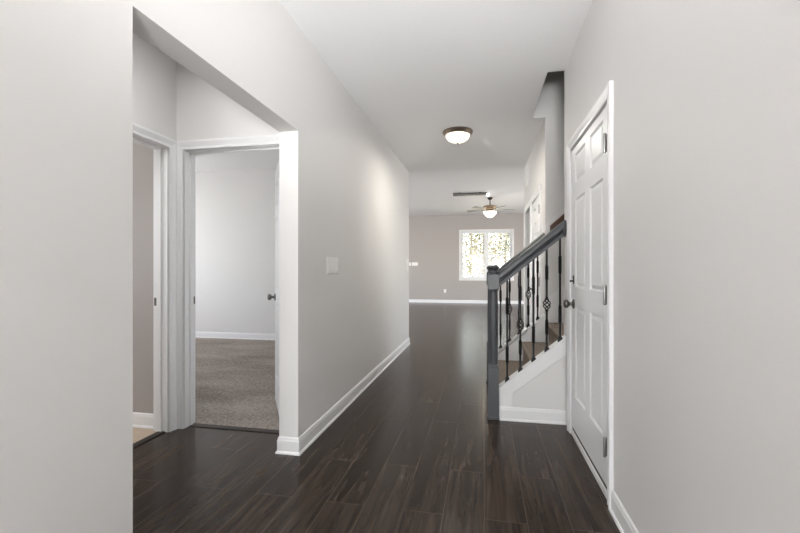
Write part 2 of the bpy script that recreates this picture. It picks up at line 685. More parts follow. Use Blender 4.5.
wall('wall_bath_front', 'y', 0.3, 0.4, -4.4, XAB, 0, HC, [], WALL, 'near wall of the left room')
wall('wall_bedroom_front', 'y', 2.76, YBB, -6.4, XAB, 0, 2.9, [], WALL, 'near wall of the bedroom')
wall('wall_bedroom_back', 'y', SY0, YE_L, -6.4, XLB, 0, LC, [], WALL, 'bedroom back wall facing its doorway')
wall('wall_bedroom_left', 'x', -6.4, -6.3, YBB, SY0, 0, 2.9, [(3.7, 5.5, 0.8, 2.4)], WALL, 'window wall of the bedroom')
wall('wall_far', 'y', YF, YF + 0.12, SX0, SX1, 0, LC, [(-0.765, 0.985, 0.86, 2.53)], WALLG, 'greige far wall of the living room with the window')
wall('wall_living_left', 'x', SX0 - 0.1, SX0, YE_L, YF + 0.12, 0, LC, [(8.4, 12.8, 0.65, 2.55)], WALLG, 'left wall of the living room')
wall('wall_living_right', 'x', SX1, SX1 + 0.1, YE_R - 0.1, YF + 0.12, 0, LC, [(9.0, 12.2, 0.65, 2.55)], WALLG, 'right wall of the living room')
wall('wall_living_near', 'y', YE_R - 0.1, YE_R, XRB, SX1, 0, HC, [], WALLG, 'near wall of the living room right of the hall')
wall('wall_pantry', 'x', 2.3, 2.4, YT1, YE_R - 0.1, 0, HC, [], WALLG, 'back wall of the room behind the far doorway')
wall('wall_entry', 'y', -5.7, -5.6, XLB, XRB, 0, HC, [(-0.95, 0.55, 0.2, 2.5)], WALL, 'entry wall behind the viewer')
# hall ceiling drops below the living room ceiling: the drop's face
m = MB()
m.box((XLB, YE_L, HC), (SX1, YE_L + 0.012, LC))
struct(m.build('trim_ceiling_step', CEIL), 'white face where the hall ceiling steps up', 'trim')

# ------------------------------------------------------------------ baseboards
BP = [(0, 0), (0.020, 0), (0.020, 0.007), (0.017, 0.014), (0.012, 0.018), (0.012, 0.082), (0.009, 0.090),
      (0.008, 0.099), (0.003, 0.106), (0, 0.106)]


def baseboard(name, path, label):
    o = MB().sweep_xy(path, BP).build(name, TRIM)
    return struct(o, label, 'baseboard')


baseboard('baseboard_left', [(XLB, YBB - 0.06), (XLB, Y_OPEN1), (XL, Y_OPEN1), (XL, YE_L), (XLB, YE_L)][::-1] if False else
          [(XLB, YE_L), (XL, YE_L), (XL, Y_OPEN1), (XLB, Y_OPEN1), (XLB, YB)], 'white baseboard along the left hall wall')
baseboard('baseboard_left_near', [(XLB, 0.52), (XLB, Y_OPEN0), (XL, Y_OPEN0), (XL, -5.6)], 'white baseboard of the near left wall')
baseboard('baseboard_right', [(XR, -5.6), (XR, RD0 - 0.069)], 'white baseboard right of the panel door')
baseboard('baseboard_far', [(SX1, YF), (SX0, YF)][::-1] if False else [(SX1, YF), (SX0, YF)], 'white baseboard under the far window')
baseboard('baseboard_bedroom', [(XLB, SY0), (-6.3, SY0)], 'white baseboard of the bedroom back wall')
baseboard('baseboard_bath', [(XAB - 0.02, 2.655), (-4.3, 2.655)], 'white baseboard through the left doorway')
baseboard('baseboard_right_far', [(XR, YT1 + 0.0), (XR, FD0 - 0.07)], 'short white baseboard beyond the stairs')

# ------------------------------------------------------------------ door casings, jambs
CP = [(0, 0), (0, 0.009), (0.004, 0.012), (0.012, 0.0125), (0.016, 0.010), (0.022, 0.0105), (0.034, 0.0145), (0.044, 0.0175),
      (0.050, 0.0195), (0.062, 0.0195), (0.066, 0.0165), (0.066, 0)]


def frame_along_y(x, sgn):
    """local (u,n,z): u -> world y, n -> world x*sgn"""
    return Matrix(((0, sgn, 0, x), (1, 0, 0, 0), (0, 0, 1, 0), (0, 0, 0, 1)))


def frame_along_x(y, sgn):
    return Matrix(((1, 0, 0, 0), (0, sgn, 0, y), (0, 0, 1, 0), (0, 0, 0, 1)))


def jamb(u0, u1, zt, M, depth, stop_at, stop_w=0.035):
    """lining of the opening: inside faces, with a door stop; local n runs into the wall as negative"""
    m_ = MB()
    th = 0.012
    m_.box((u0 - th, -depth, 0), (u0 + 0.003, 0, zt + 0.0), M)
    m_.box((u1 - 0.003, -depth, 0), (u1 + th, 0, zt + 0.0), M)
    m_.box((u0 - th, -depth, zt - 0.003), (u1 + th, 0, zt + th), M)
    a, b_ = stop_at - stop_w, stop_at
    m_.box((u0 + 0.003, a, 0), (u0 + 0.014, b_, zt - 0.003), M)
    m_.box((u1 - 0.014, a, 0), (u1 - 0.003, b_, zt - 0.003), M)
    m_.box((u0 + 0.003, a, zt - 0.014), (u1 - 0.003, b_, zt - 0.003), M)
    return m_


def doorway(idx, u0, u1, zt, M, label, depth=0.12, stop_at=-0.05):
    c = MB().casing(u0 - 0.004, u1 + 0.004, zt + 0.002, M, CP).build('trim_%d' % idx, TRIM)
    struct(c, label, 'door casing')
    jamb(u0, u1, zt, M, depth, stop_at).build('jamb', TRIM, c, bevel=0.0015)
    return c


CB = doorway(1, BD0, BD1, DZ, frame_along_x(YB, -1), 'white casing around the bedroom doorway')
CA = doorway(2, AD0, AD1, DZ, frame_along_y(XA, 1), 'white casing around the left doorway in the alcove')
CR = doorway(3, RD0, RD1, DZR, frame_along_y(XR, -1), 'white casing around the hall panel door', stop_at=-0.055)
CF = doorway(4, FD0, FD1, DZR, frame_along_y(XR, -1), 'white casing around the closed door beyond the stairs', stop_at=-0.055)
CO = doorway(5, FO0, FO1, DZR, frame_along_y(XR, -1), 'white casing around the open doorway farthest down the hall')


def strike(name, x0, y0, x1, y1, z, parent):
    mm = MB().box((x0, y0, z - 0.029), (x1, y1, z + 0.029)).build(name, DNICKEL, parent, bevel=0.001)
    mm['label'] = 'small metal strike plate'


# strike plates on the jambs seen in the alcove
strike('strike_plate', BD0 + 0.002, YBB - 0.040, BD0 + 0.0055, YBB - 0.008, 0.94, CB)
strike('strike_plate', XAB + 0.008, AD1 - 0.0055, XAB + 0.040, AD1 - 0.002, 0.94, CA)

# thresholds
m = MB()
m.prism([(BD0, 0), (BD0 + 0.01, 0.006), (BD1 - 0.01, 0.006), (BD1, 0)], YB + 0.045, YB + 0.10)
struct(m.build('trim_threshold_bedroom', THRESH, bevel=0.002), 'dark threshold strip at the bedroom carpet edge', 'threshold')
m = MB()
m.box((XAB + 0.045, AD0, 0), (XAB + 0.10, AD1, 0.007))
struct(m.build('trim_threshold_left', THRESH, bevel=0.002), 'dark threshold strip in the left doorway', 'threshold')
m = MB()
m.box((XR - 0.004, RD0 - 0.004, 0), (XRB, RD1 + 0.004, 0.036))
struct(m.build('trim_door_sill', TRIM, bevel=0.004), 'raised white sill under the hall panel door', 'door sill')


# ------------------------------------------------------------------ six panel doors
def panel_slab(w, h, t, name, mat, parent=None):
    """door slab in local x 0..w, y 0..t, z 0..h with six raised panels on both faces"""
    st, mid = 0.115, 0.115
    cx = [0, st, (w - mid) / 2, (w + mid) / 2, w - st, w]
    cz = [0, 0.235, 0.86, 0.99, 1.60, 1.71, 1.905, h]
    bm = bmesh.new()
    panels = []
    for side, y in ((0, 0.0), (1, t)):
        g = [[bm.verts.new((x, y, z)) for x in cx] for z in cz]
        for j in range(len(cz) - 1):
            for i in range(len(cx) - 1):
                q = [g[j][i], g[j][i + 1], g[j + 1][i + 1], g[j + 1][i]]
                if side:
                    q.reverse()
                f = bm.faces.new(q)
                if i in (1, 3) and j in (1, 3, 5):
                    panels.append(f)
        if side == 0:
            g0 = g
        else:
            nz, nx = len(cz), len(cx)
            ring0 = [g0[0][i] for i in range(nx)] + [g0[j][nx - 1] for j in range(1, nz)] + \
                    [g0[nz - 1][i] for i in range(nx - 2, -1, -1)] + [g0[j][0] for j in range(nz - 2, 0, -1)]
            ring1 = [g[0][i] for i in range(nx)] + [g[j][nx - 1] for j in range(1, nz)] + \
                    [g[nz - 1][i] for i in range(nx - 2, -1, -1)] + [g[j][0] for j in range(nz - 2, 0, -1)]
            L = len(ring0)
            for k in range(L):
                bm.faces.new((ring0[k], ring1[k], ring1[(k + 1) % L], ring0[(k + 1) % L]))
    bmesh.ops.recalc_face_normals(bm, faces=bm.faces[:])
    bmesh.ops.inset_individual(bm, faces=panels, thickness=0.011, depth=-0.010)
    bmesh.ops.inset_individual(bm, faces=panels, thickness=0.012, depth=0.0)
    bmesh.ops.inset_individual(bm, faces=panels, thickness=0.024, depth=0.008)
    me = bpy.data.meshes.new(name)
    bm.to_mesh(me)
    bm.free()
    me.materials.append(mat)
    o = bpy.data.objects.new(name, me)
    COL.objects.link(o)
    if parent:
        o.parent = parent
    return o


def knob_parts(parent, x, y_face, z, sgn, mat=DNICKEL):
    """round knob standing off a door face; sgn = direction of local y it stands off in"""
    M = Matrix.Translation((x, y_face, z)) @ Matrix.Rotation(-sgn * PI / 2, 4, 'X')
    k = MB()
    k.lathe([(0.0325, 0), (0.033, 0.003), (0.030, 0.008), (0.016, 0.012), (0.0115, 0.018), (0.0115, 0.030), (0.017, 0.034),
             (0.026, 0.041), (0.0295, 0.050), (0.029, 0.058), (0.023, 0.065), (0.010, 0.068), (0.0, 0.0685)], 28, M)
    o = k.build('door_knob', mat, parent, smooth=True)
    o['label'] = 'round satin metal door knob'
    return o


def hinge(parent, x, y, z, lx=0.0):
    k = MB()
    k.lathe([(0.0, -0.052), (0.006, -0.05), (0.0075, -0.046), (0.0075, 0.046), (0.006, 0.05), (0.0, 0.052)], 12,
            Matrix.Translation((x, y, z)))
    k.box((x, -0.003, z - 0.045), (x + lx, 0.001, z + 0.045))
    k.box((x - 0.004, y, z - 0.045), (x + 0.001, 0.001, z + 0.045))
    o = k.build('hinge', HINGE, parent, smooth=True)
    return o


# hall panel door (right wall); local x runs toward -y?  origin at the far bottom corner, local x -> world -y
dw = RD1 - RD0 - 0.008
d1 = panel_slab(dw, DZR - 0.067, 0.036, 'door_1', DOORM)
d1.location = (XR + 0.002, RD1 - 0.004, 0.060)
d1.rotation_euler = (0, 0, -PI / 2)          # local x -> -y, local y -> +x
struct(d1, 'white six panel door in the right hall wall', 'door')
# local y=0 face looks to the hall (-x)
knob_parts(d1, 0.068, 0.0, 0.873, -1)
MB().box((0.002, 0.003, -0.023), (dw - 0.002, 0.030, 0.0)).build('gap_shade_strip', THRESH, d1)  # dark strip in place of the shade in the gap under the door
for hz in (0.213, 0.983, 1.753):
    hinge(d1, dw - 0.014, -0.018, hz, -0.020)
dl = MB()
Mx = Matrix.Translation((0.060, 0, 1.042)) @ Matrix.Rotation(PI / 2, 4, 'X')
dl.box((0.052, -0.005, 1.012), (0.072, 0.001, 1.072))
dl.box((0.057, -0.022, 1.028), (0.067, -0.005, 1.038))
dl.box((0.050, -0.024, 1.024), (0.062, -0.017, 1.040))
o = dl.build('door_latch', IRON, d1, bevel=0.002)
o['label'] = 'small dark latch plate above the knob'

# far closed door
dw2 = FD1 - FD0 - 0.008
d2 = panel_slab(dw2, DZR - 0.02, 0.036, 'door_2', DOORM)
d2.location = (XR + 0.002, FD1 - 0.004, 0.010)
d2.rotation_euler = (0, 0, -PI / 2)
struct(d2, 'white panel door just beyond the stairs', 'door')
knob_parts(d2, 0.068, 0.0, 0.92, -1)
for hz in (0.25, 1.03, 1.83):
    hinge(d2, dw2 - 0.014, -0.018, hz, -0.020)

# bedroom door, swung open into the bedroom (hinged at the right jamb)
dw3 = BD1 - BD0 - 0.010
d3 = panel_slab(dw3, DZ - 0.02, 0.035, 'door_3', DOORM)
ang = math.radians(121.8)
d3.location = (BD1 - 0.008, YBB + 0.008, 0.012)
d3.rotation_euler = (0, 0, ang)
struct(d3, 'white bedroom door standing half open over the carpet', 'door')
knob_parts(d3, dw3 - 0.065, 0.035, 0.92, 1)
knob_parts(d3, dw3 - 0.065, 0.0, 0.92, -1)

# ------------------------------------------------------------------ staircase
SL = 0.835
stair = empty('staircase', (0.15, 3.92, 0))
tag(stair, 'carpeted staircase rising to the right between white skirted half walls', 'staircase')


def P(mm, name, mat, **k):
    o_ = mm.build(name, mat, None, **k)
    o_.parent = stair
    o_.matrix_parent_inverse = Matrix.Translation((-0.15, -3.92, 0))
    return o_


RISE, RUN, X0S = 0.200, 0.245, 0.158
for k in range(13):
    z1 = 0.04 + RISE * (k + 1)
    x0 = X0S + RUN * k
    mm = MB()
    zb = z1 - RISE if k else 0.0
    mm.prism([(x0, zb), (x0, z1 - 0.045), (x0 - 0.022, z1 - 0.040), (x0 - 0.030, z1 - 0.022), (x0 - 0.024, z1 - 0.006), (x0 - 0.008, z1),
              (x0 + RUN + 0.01, z1), (x0 + RUN + 0.01, zb)], YS1 + 0.012, YT0 - 0.014)
    P(mm, 'step', STAIRC, bevel=0.006)


def zcap(x):
    return 0.255 + SL * (x - 0.131)


def zcap_far(x):
    return 0.262 + 0.045 + SL * (x - 0.131)


XK = 0.126
# near half wall: greige panel, white frame trim, white cap
mm = MB()
mm.prism([(XK + 0.012, 0), (XR - 0.001, 0), (XR - 0.001, zcap(XR) - 0.02), (XK + 0.012, zcap(XK) - 0.02)], YS0 + 0.014, YS1 - 0.002)
P(mm, 'half_wall', WALL)
mm = MB()
mm.prism([(XK, 0.0), (XK + 0.100, 0.0), (XK + 0.100, zcap(XK + 0.1) - 0.125), (XR - 0.001, zcap(XR) - 0.135), (XR - 0.001, zcap(XR) - 0.016),
          (XK, zcap(XK) - 0.016)], YS0, YS0 + 0.014)
P(mm, 'skirt_board', TRIM, bevel=0.0025)
mm = MB()
mm.prism([(XK, 0.0), (XK + 0.012, 0.0), (XK + 0.012, zcap(XK) - 0.016), (XK, zcap(XK) - 0.02)], YS0 + 0.014, YS1)
P(mm, 'end_trim', TRIM)
mm = MB()
mm.prism([(XK - 0.006, zcap(XK) - 0.020), (XR - 0.001, zcap(XR) - 0.016), (XR - 0.001, zcap(XR)), (XK - 0.006, zcap(XK) - 0.004)],
         YS0 - 0.010, YS1 + 0.006)
P(mm, 'wall_cap', TRIM, bevel=0.003)
P(MB().sweep_xy([(XR - 0.001, YS0), (XK, YS0)][::-1] if False else [(XR - 0.001, YS0), (XK - 0.0, YS0)], [(-d, z) for d, z in BP] if False else BP), 'baseboard', TRIM)
# inner (stair side) face of the near half wall
mm = MB()
mm.prism([(XK + 0.012, 0), (XR + 1.5, 0), (XR + 1.5, zcap(XR + 1.5) + 0.10), (XR, zcap(XR) + 0.10), (XR, zcap(XR) - 0.02), (XK + 0.012, zcap(XK) - 0.02)],
         YS1, YS1 + 0.010)
P(mm, 'stringer', TRIM)
# far half wall
mm = MB()
mm.prism([(XK + 0.012, 0), (XR - 0.001, 0), (XR - 0.001, zcap_far(XR) - 0.02), (XK + 0.012, zcap_far(XK) - 0.02)], YT0 + 0.002, YT1 - 0.014)
P(mm, 'half_wall', WALL)
mm = MB()
mm.prism([(XK, 0), (XK + 0.012, 0.0), (XK + 0.012, zcap_far(XK) - 0.016), (XK, zcap_far(XK) - 0.02)], YT0 - 0.012, YT1)
P(mm, 'end_trim', TRIM)
mm = MB()
mm.prism([(XK - 0.006, zcap_far(XK) - 0.020), (XR - 0.001, zcap_far(XR) - 0.016), (XR - 0.001, zcap_far(XR)), (XK - 0.006, zcap_far(XK) - 0.004)],
         YT0 - 0.016, YT1 + 0.008)
P(mm, 'wall_cap', TRIM, bevel=0.003)
mm = MB()
mm.prism([(XK + 0.012, 0), (3.6, 0), (3.6, zcap_far(3.6) + 0.16), (XR + 0.02, zcap_far(XR + 0.02) + 0.165), (XR + 0.0, zcap_far(XR)),
          (XR, zcap_far(XR) - 0.02), (XK + 0.012, zcap_far(XK) - 0.02)], YT0 - 0.012, YT0 - 0.001)
P(mm, 'stringer', TRIM)
mm = MB()
mm.prism([(XK, 0.0), (XR - 0.001, 0.0), (XR - 0.001, zcap_far(XR) - 0.016), (XK, zcap_far(XK) - 0.016)], YT1 - 0.014, YT1)
P(mm, 'skirt_board', TRIM)


def railing(name, label, yr, zf, rail_dz, rosette_face, patterns, xs, lift):
    root = empty(name, (0.081, yr, 0))
    tag(root, label, 'stair railing')
    inv = Matrix.Translation((-0.081, -yr, 0))

    def R(mm_, nm, mat, parent=root, **k):
        o_ = mm_.build(nm, mat, None, **k)
        o_.parent = parent
        if parent is root:
            o_.matrix_parent_inverse = inv
        return o_
    # newel post
    nx = 0.081
    mm_ = MB()
    h = 0.0415
    mm_.box((nx - h - 0.006, yr - h - 0.006, 0), (nx + h + 0.006 if lift else nx + h, yr + h + 0.006, 0.022))
    mm_.box((nx - h, yr - h, 0.0), (nx + h, yr + h, 0.405))
    # chamfer up to the turned shaft
    mm_.add([(nx - h, yr - h, 0.405), (nx + h, yr - h, 0.405), (nx + h, yr + h, 0.405), (nx - h, yr + h, 0.405),
             (nx - h + .012, yr - h + .012, 0.432), (nx + h - .012, yr - h + .012, 0.432), (nx + h - .012, yr + h - .012, 0.432), (nx - h + .012, yr + h - .012, 0.432)],
            [(0, 1, 5, 4), (1, 2, 6, 5), (2, 3, 7, 6), (3, 0, 4, 7), (4, 5, 6, 7)])
    mm_.lathe([(0.031, 0.425), (0.036, 0.437), (0.033, 0.45), (0.0335, 0.47), (0.0355, 0.60), (0.0365, 0.72), (0.0345, 0.90), (0.0315, 0.985), (0.0325, 0.997),
               (0.038, 1.006), (0.036, 1.014), (0.033, 1.022)], 24, Matrix.Translation((nx, yr, 0)))
    h2 = 0.044
    mm_.box((nx - h2, yr - h2, 1.018), (nx + h2, yr + h2, 1.138))
    post = R(mm_, 'newel_post', GREYW, bevel=0.003)
    mm_ = MB()
    mm_.lathe([(0.040, 1.138), (0.041, 1.146), (0.031, 1.154), (0.028, 1.166), (0.034, 1.175), (0.043, 1.184), (0.046, 1.191), (0.044, 1.199), (0.034, 1.206),
               (0.016, 1.210), (0.0, 1.211)], 24, Matrix.Translation((nx, yr, 0)))
    R(mm_, 'post_cap', GREYW, post, smooth=True)
    # handrail
    prof = [(-0.020, -0.052), (0.020, -0.052), (0.021, -0.030), (0.013, -0.020), (0.017, -0.010), (0.030, 0.000), (0.031, 0.018), (0.025, 0.034),
            (0.012, 0.044), (0.0, 0.046), (-0.012, 0.044), (-0.025, 0.034), (-0.031, 0.018), (-0.030, 0.0), (-0.017, -0.010), (-0.013, -0.020), (-0.021, -0.030)]
    xa, xb = nx + h2 - 0.002, XR - 0.020
    n_ = len(prof)
    zc = lambda x: 1.105 + rail_dz + SL * 0.98 * (x - 0.131)
    vs_ = [(xa, yr + y, zc(xa) + z * 1.22) for y, z in prof] + [(xb, yr + y, zc(xb) + z * 1.22) for y, z in prof]
    fs_ = [tuple(range(n_)), tuple(range(2 * n_ - 1, n_ - 1, -1))] + [(i, i + n_, (i + 1) % n_ + n_, (i + 1) % n_) for i in range(n_)]
    rail = R(MB().add(vs_, fs_), 'handrail', GREYW, smooth=True)
    mm_ = MB()
    M_ = Matrix.Translation((XR - 0.0005, yr, zc(xb))) @ Matrix.Rotation(-PI / 2, 4, 'Y') @ Matrix.Diagonal((1.30, 1, 1, 1))
    mm_.lathe([(0.050, 0), (0.0505, 0.008), (0.047, 0.014), (0.044, 0.016), (0.043, 0.021), (0.0, 0.022)], 32, M_)
    R(mm_, 'rosette', GREYW, rail, smooth=True)
    # iron balusters
    for x, pat in zip(xs, patterns):
        za = zf(x) - 0.003
        zb = zc(x) - 0.056
        L = zb - za
        mm_ = MB()
        hb = 0.0074
        if pat == 'basket':
            zm = za + L * 0.455
            mm_.twist_bar(x, yr, za, zm - 0.048, hb, [(za + L * 0.17, za + L * 0.30, 1.5)])
            mm_.twist_bar(x, yr, zm + 0.048, zb, hb, [(za + L * 0.70, za + L * 0.83, 1.5)])
        else:
            mm_.twist_bar(x, yr, za, zb, hb, [(za + L * 0.18, za + L * 0.34, 2.0), (za + L * 0.66, za + L * 0.82, 2.0)])
        bal = R(mm_, 'baluster', IRON)
        if pat == 'basket':
            mb_ = MB()
            for q in range(4):
                pts = []
                for s in range(15):
                    t_ = s / 14.0
                    rr = 0.004 + 0.023 * math.sin(PI * t_) ** 0.9
                    a_ = q * PI / 2 + t_ * 2 * PI * 0.75
                    pts.append((x + rr * math.cos(a_), yr + rr * math.sin(a_), zm - 0.046 + 0.092 * t_))
                mb_.tube(pts, 0.0042, 6)
            for zz in (zm - 0.048, zm + 0.048):
                mb_.lathe([(0.008, -0.008), (0.0115, -0.004), (0.0115, 0.004), (0.008, 0.008)], 10, Matrix.Translation((x, yr, zz)))
            R(mb_, 'basket', IRON, bal, smooth=True)
        # shoe at the base
        ms = MB()
        ms.add([(x - .016, yr - .016, za - .012), (x + .016, yr - .016, za + .012), (x + .016, yr + .016, za + .012), (x - .016, yr + .016, za - .012),
                (x - .016, yr - .016, za + .010), (x + .016, yr - .016, za + .026), (x + .016, yr + .016, za + .026), (x - .016, yr + .016, za + .010),
                (x - .009, yr - .009, za + .034), (x + .009, yr - .009, za + .034), (x + .009, yr + .009, za + .034), (x - .009, yr + .009, za + .034)],
               [(0, 3, 2, 1), (0, 1, 5, 4), (1, 2, 6, 5), (2, 3, 7, 6), (3, 0, 4, 7), (4, 5, 9, 8), (5, 6, 10, 9), (6, 7, 11, 10), (7, 4, 8, 11), (8, 9, 10, 11)])
        R(ms, 'shoe', IRON, bal)
    return root


railing('stair_railing', 'near charcoal stair railing with black twisted iron balusters beside the hall', 3.362, zcap, 0.0, None,
        ['twist', 'basket', 'twist', 'basket', 'twist'], [0.186, 0.285, 0.384, 0.482, 0.579], 0)
railing('stair_railing', 'far charcoal stair railing, mostly behind the near one across the steps', 4.480, zcap_far, 0.0, None,
        ['twist', 'basket', 'twist', 'basket', 'twist'], [0.181, 0.273, 0.368, 0.460, 0.553], 0)

# wall handrail on its white backing board
wh = empty('wall_handrail', (0.74, YT0, 1.65))
tag(wh, 'brown wooden wall handrail on a white board above the stairs', 'handrail')


def H(mm_, nm, mat, **k):
    o_ = mm_.build(nm, mat, None, **k)
    o_.parent = wh
    o_.matrix_parent_inverse = Matrix.Translation((-0.74, -YT0, -1.65))
    return o_


zl = lambda x: 1.585 + 0.90 * (x - 0.635)
H(MB().prism([(0.626, zl(0.626) - 0.06), (2.6, zl(2.6) - 0.07), (2.6, zl(2.6) + 0.055), (0.626, zl(0.626) + 0.055)], YT0 - 0.020, YT0 - 0.0005), 'backing_board', TRIM, bevel=0.002)
H(MB().prism([(0.660, zl(0.66) - 0.062), (2.56, zl(2.56) - 0.062), (2.56, zl(2.56) + 0.006), (0.660, zl(0.66) + 0.006)], YT0 - 0.062, YT0 - 0.020), 'rail', BROWNW, bevel=0.010, seg=3)

# ------------------------------------------------------------------ far window
WX0, WX1, WZ0, WZ1 = -0.765, 0.985, 0.86, 2.53
Mw = frame_along_x(YF, -1)
WP = [(0, 0), (0, 0.010), (0.006, 0.013), (0.040, 0.016), (0.050, 0.020), (0.060, 0.020), (0.064, 0.016), (0.064, 0)]
w1 = struct(MB().frame4(WX0, WX1, WZ0, WZ1, Mw, WP).build('window_1', TRIM), 'white framed twin window in the far living room wall', 'window')
fr = MB()
t_ = 0.035
ya, yb = YF + 0.03, YF + 0.115
fr.box((WX0, ya, WZ0), (WX0 + t_, yb, WZ1))
fr.box((WX1 - t_, ya, WZ0), (WX1, yb, WZ1))
fr.box((WX0 + t_, ya, WZ1 - t_), (WX1 - t_, yb, WZ1))
fr.box((WX0 + t_, ya, WZ0), (WX1 - t_, yb, WZ0 + t_))
xm = (WX0 + WX1) / 2
fr.box((xm - 0.045, ya, WZ0 + t_), (xm + 0.045, yb, WZ1 - t_))
fr.build('window_frame', VINYLW, w1)
sl = MB().box((WX0 - 0.07, YF - 0.05, WZ0 - 0.022), (WX1 + 0.07, YF + 0.03, WZ0))
sl.build('window_sill', TRIM, w1, bevel=0.003)
zmid = (WZ0 + WZ1) / 2
for (xa, xb) in ((WX0 + t_, xm - 0.045), (xm + 0.045, WX1 - t_)):
    for low, (za, zb) in ((1, (WZ0 + t_, zmid + 0.02)), (0, (zmid - 0.02, WZ1 - t_))):
        y0 = YF + (0.045 if low else 0.078)
        s_ = 0.032
        mm = MB()
        mm.box((xa, y0, za), (xa + s_, y0 + 0.03, zb))
        mm.box((xb - s_, y0, za), (xb, y0 + 0.03, zb))
        mm.box((xa + s_, y0, za), (xb - s_, y0 + 0.03, za + s_ + 0.005))
        mm.box((xa + s_, y0, zb - s_ - 0.005), (xb - s_, y0 + 0.03, zb))
        sash = mm.build('sash', VINYLW, w1)
        MB().box((xa + s_ - 0.004, y0 + 0.012, za + s_), (xb - s_ + 0.004, y0 + 0.016, zb - s_)).build('pane', GLASS, sash)

# ------------------------------------------------------------------ wall plates
def plate(name, label, cat, M, w, h, gangs, group=None, kind='rocker'):
    """M maps local (u, n, z) centred on the plate to the world; n stands off the wall"""
    loc = M.to_translation()
    root = empty(name, loc)
    inv = Matrix.Translation(-loc)
    tag(root, label, cat, group)
    a = MB()
    b0, b1 = 0.006, 0.004
    a.add([(-w / 2, 0, -h / 2), (w / 2, 0, -h / 2), (w / 2, 0, h / 2), (-w / 2, 0, h / 2),
           (-w / 2, b1, -h / 2), (w / 2, b1, -h / 2), (w / 2, b1, h / 2), (-w / 2, b1, h / 2),
           (-w / 2 + b0, 0.0075, -h / 2 + b0), (w / 2 - b0, 0.0075, -h / 2 + b0), (w / 2 - b0, 0.0075, h / 2 - b0), (-w / 2 + b0, 0.0075, h / 2 - b0)],
          [(0, 1, 2, 3), (0, 1, 5, 4), (1, 2, 6, 5), (2, 3, 7, 6), (3, 0, 4, 7), (4, 5, 9, 8), (5, 6, 10, 9), (6, 7, 11, 10), (7, 4, 8, 11), (8, 9, 10, 11)], M)
    o_ = a.build('cover_plate', PLASTIC)
    o_.parent = root
    o_.matrix_parent_inverse = inv
    for g in range(gangs):
        u = (g - (gangs - 1) / 2) * (w - 0.012) / max(gangs, 1)
        r = MB()
        if kind == 'rocker':
            hw, hh = 0.0165, 0.033
            r.add([(u - hw, 0.0075, -hh), (u + hw, 0.0075, -hh), (u + hw, 0.0085, hh), (u - hw, 0.0085, hh),
                   (u - hw, 0.0135, -hh), (u + hw, 0.0135, -hh), (u - hw, 0.0095, 0), (u + hw, 0.0095, 0), (u - hw, 0.0105, hh), (u + hw, 0.0105, hh)],
                  [(0, 1, 2, 3), (0, 1, 5, 4), (4, 5, 7, 6), (6, 7, 9, 8), (8, 9, 2, 3), (0, 4, 6, 8, 3), (1, 5, 7, 9, 2)], M)
            nm = 'rocker'
        else:
            r.box((u - 0.017, 0.0072, 0.006), (u + 0.017, 0.010, 0.034), M)
            r.box((u - 0.017, 0.0072, -0.034), (u + 0.017, 0.010, -0.006), M)
            nm = 'socket'
        q_ = r.build(nm, PLASTIC)
        q_.parent = root
        q_.matrix_parent_inverse = inv
    return root


def Mplate_y(x, y, z, sgn):
    return Matrix(((0, sgn, 0, x), (1, 0, 0, y), (0, 0, 1, z), (0, 0, 0, 1)))


def Mplate_x(x, y, z, sgn):
    return Matrix(((1, 0, 0, x), (0, sgn, 0, y), (0, 0, 1, z), (0, 0, 0, 1)))


plate('light_switch', 'white multi switch plate in the middle of the left hall wall', 'light switch', Mplate_y(XL, 3.06, 1.205, 1), 0.235, 0.128, 4)
plate('light_switch', 'white switch plate at the far end of the left hall wall', 'light switch', Mplate_y(XL, 6.30, 1.245, 1), 0.115, 0.19, 2)
plate('light_switch', 'wider white plate on the far greige wall', 'light switch', Mplate_x(-2.42, YF, 1.385, -1), 0.22, 0.125, 3)
plate('light_switch', 'small white plate on the far wall nearest the hall wall', 'light switch', Mplate_x(-2.60, YF, 1.385, -1), 0.085, 0.12, 1)
plate('wall_outlet', 'white wall outlet low on the far greige wall', 'outlet', Mplate_x(-1.33, YF, 0.42, -1), 0.085, 0.125, 1, None, 'socket')

# square white plate high on the far right wall
cv = empty('wall_plate', (XR, 6.15, 2.37))
tag(cv, 'bright white square plate high on the wall above the far doorway', 'wall plate')
mm = MB()
mm.frame4(-0.13, 0.13, -0.12, 0.12, Mplate_y(XR, 6.15, 2.49, -1), [(0, 0), (0, 0.010), (0.006, 0.014), (0.026, 0.012), (0.030, 0.006), (0.030, 0)])
o = mm.build('plate_frame', PLASTIC)
o.parent = cv
o.matrix_parent_inverse = Matrix.Translation((-XR, -6.15, -2.37))
mm = MB()
Mv = Mplate_y(XR, 6.15, 2.49, -1)
mm.box((-0.13, 0.001, -0.12), (0.13, 0.004, 0.12), Mv)
mm.box((-0.118, 0.004, -0.108), (0.118, 0.009, 0.108), Mv)
o = mm.build('cover', PLASTIC, bevel=0.002)
o.parent = cv
o.matrix_parent_inverse = Matrix.Translation((-XR, -6.15, -2.37))

# ------------------------------------------------------------------ hall flush light
LX, LY = -0.278, 4.68
fl_ = empty('ceiling_light', (LX, LY, HC))
tag(fl_, 'lit flush ceiling light with frosted bowl and metal rim in the hall', 'ceiling light')


def C(mm_, nm, mat, root, **k):
    return mm_.build(nm, mat, root, **k)


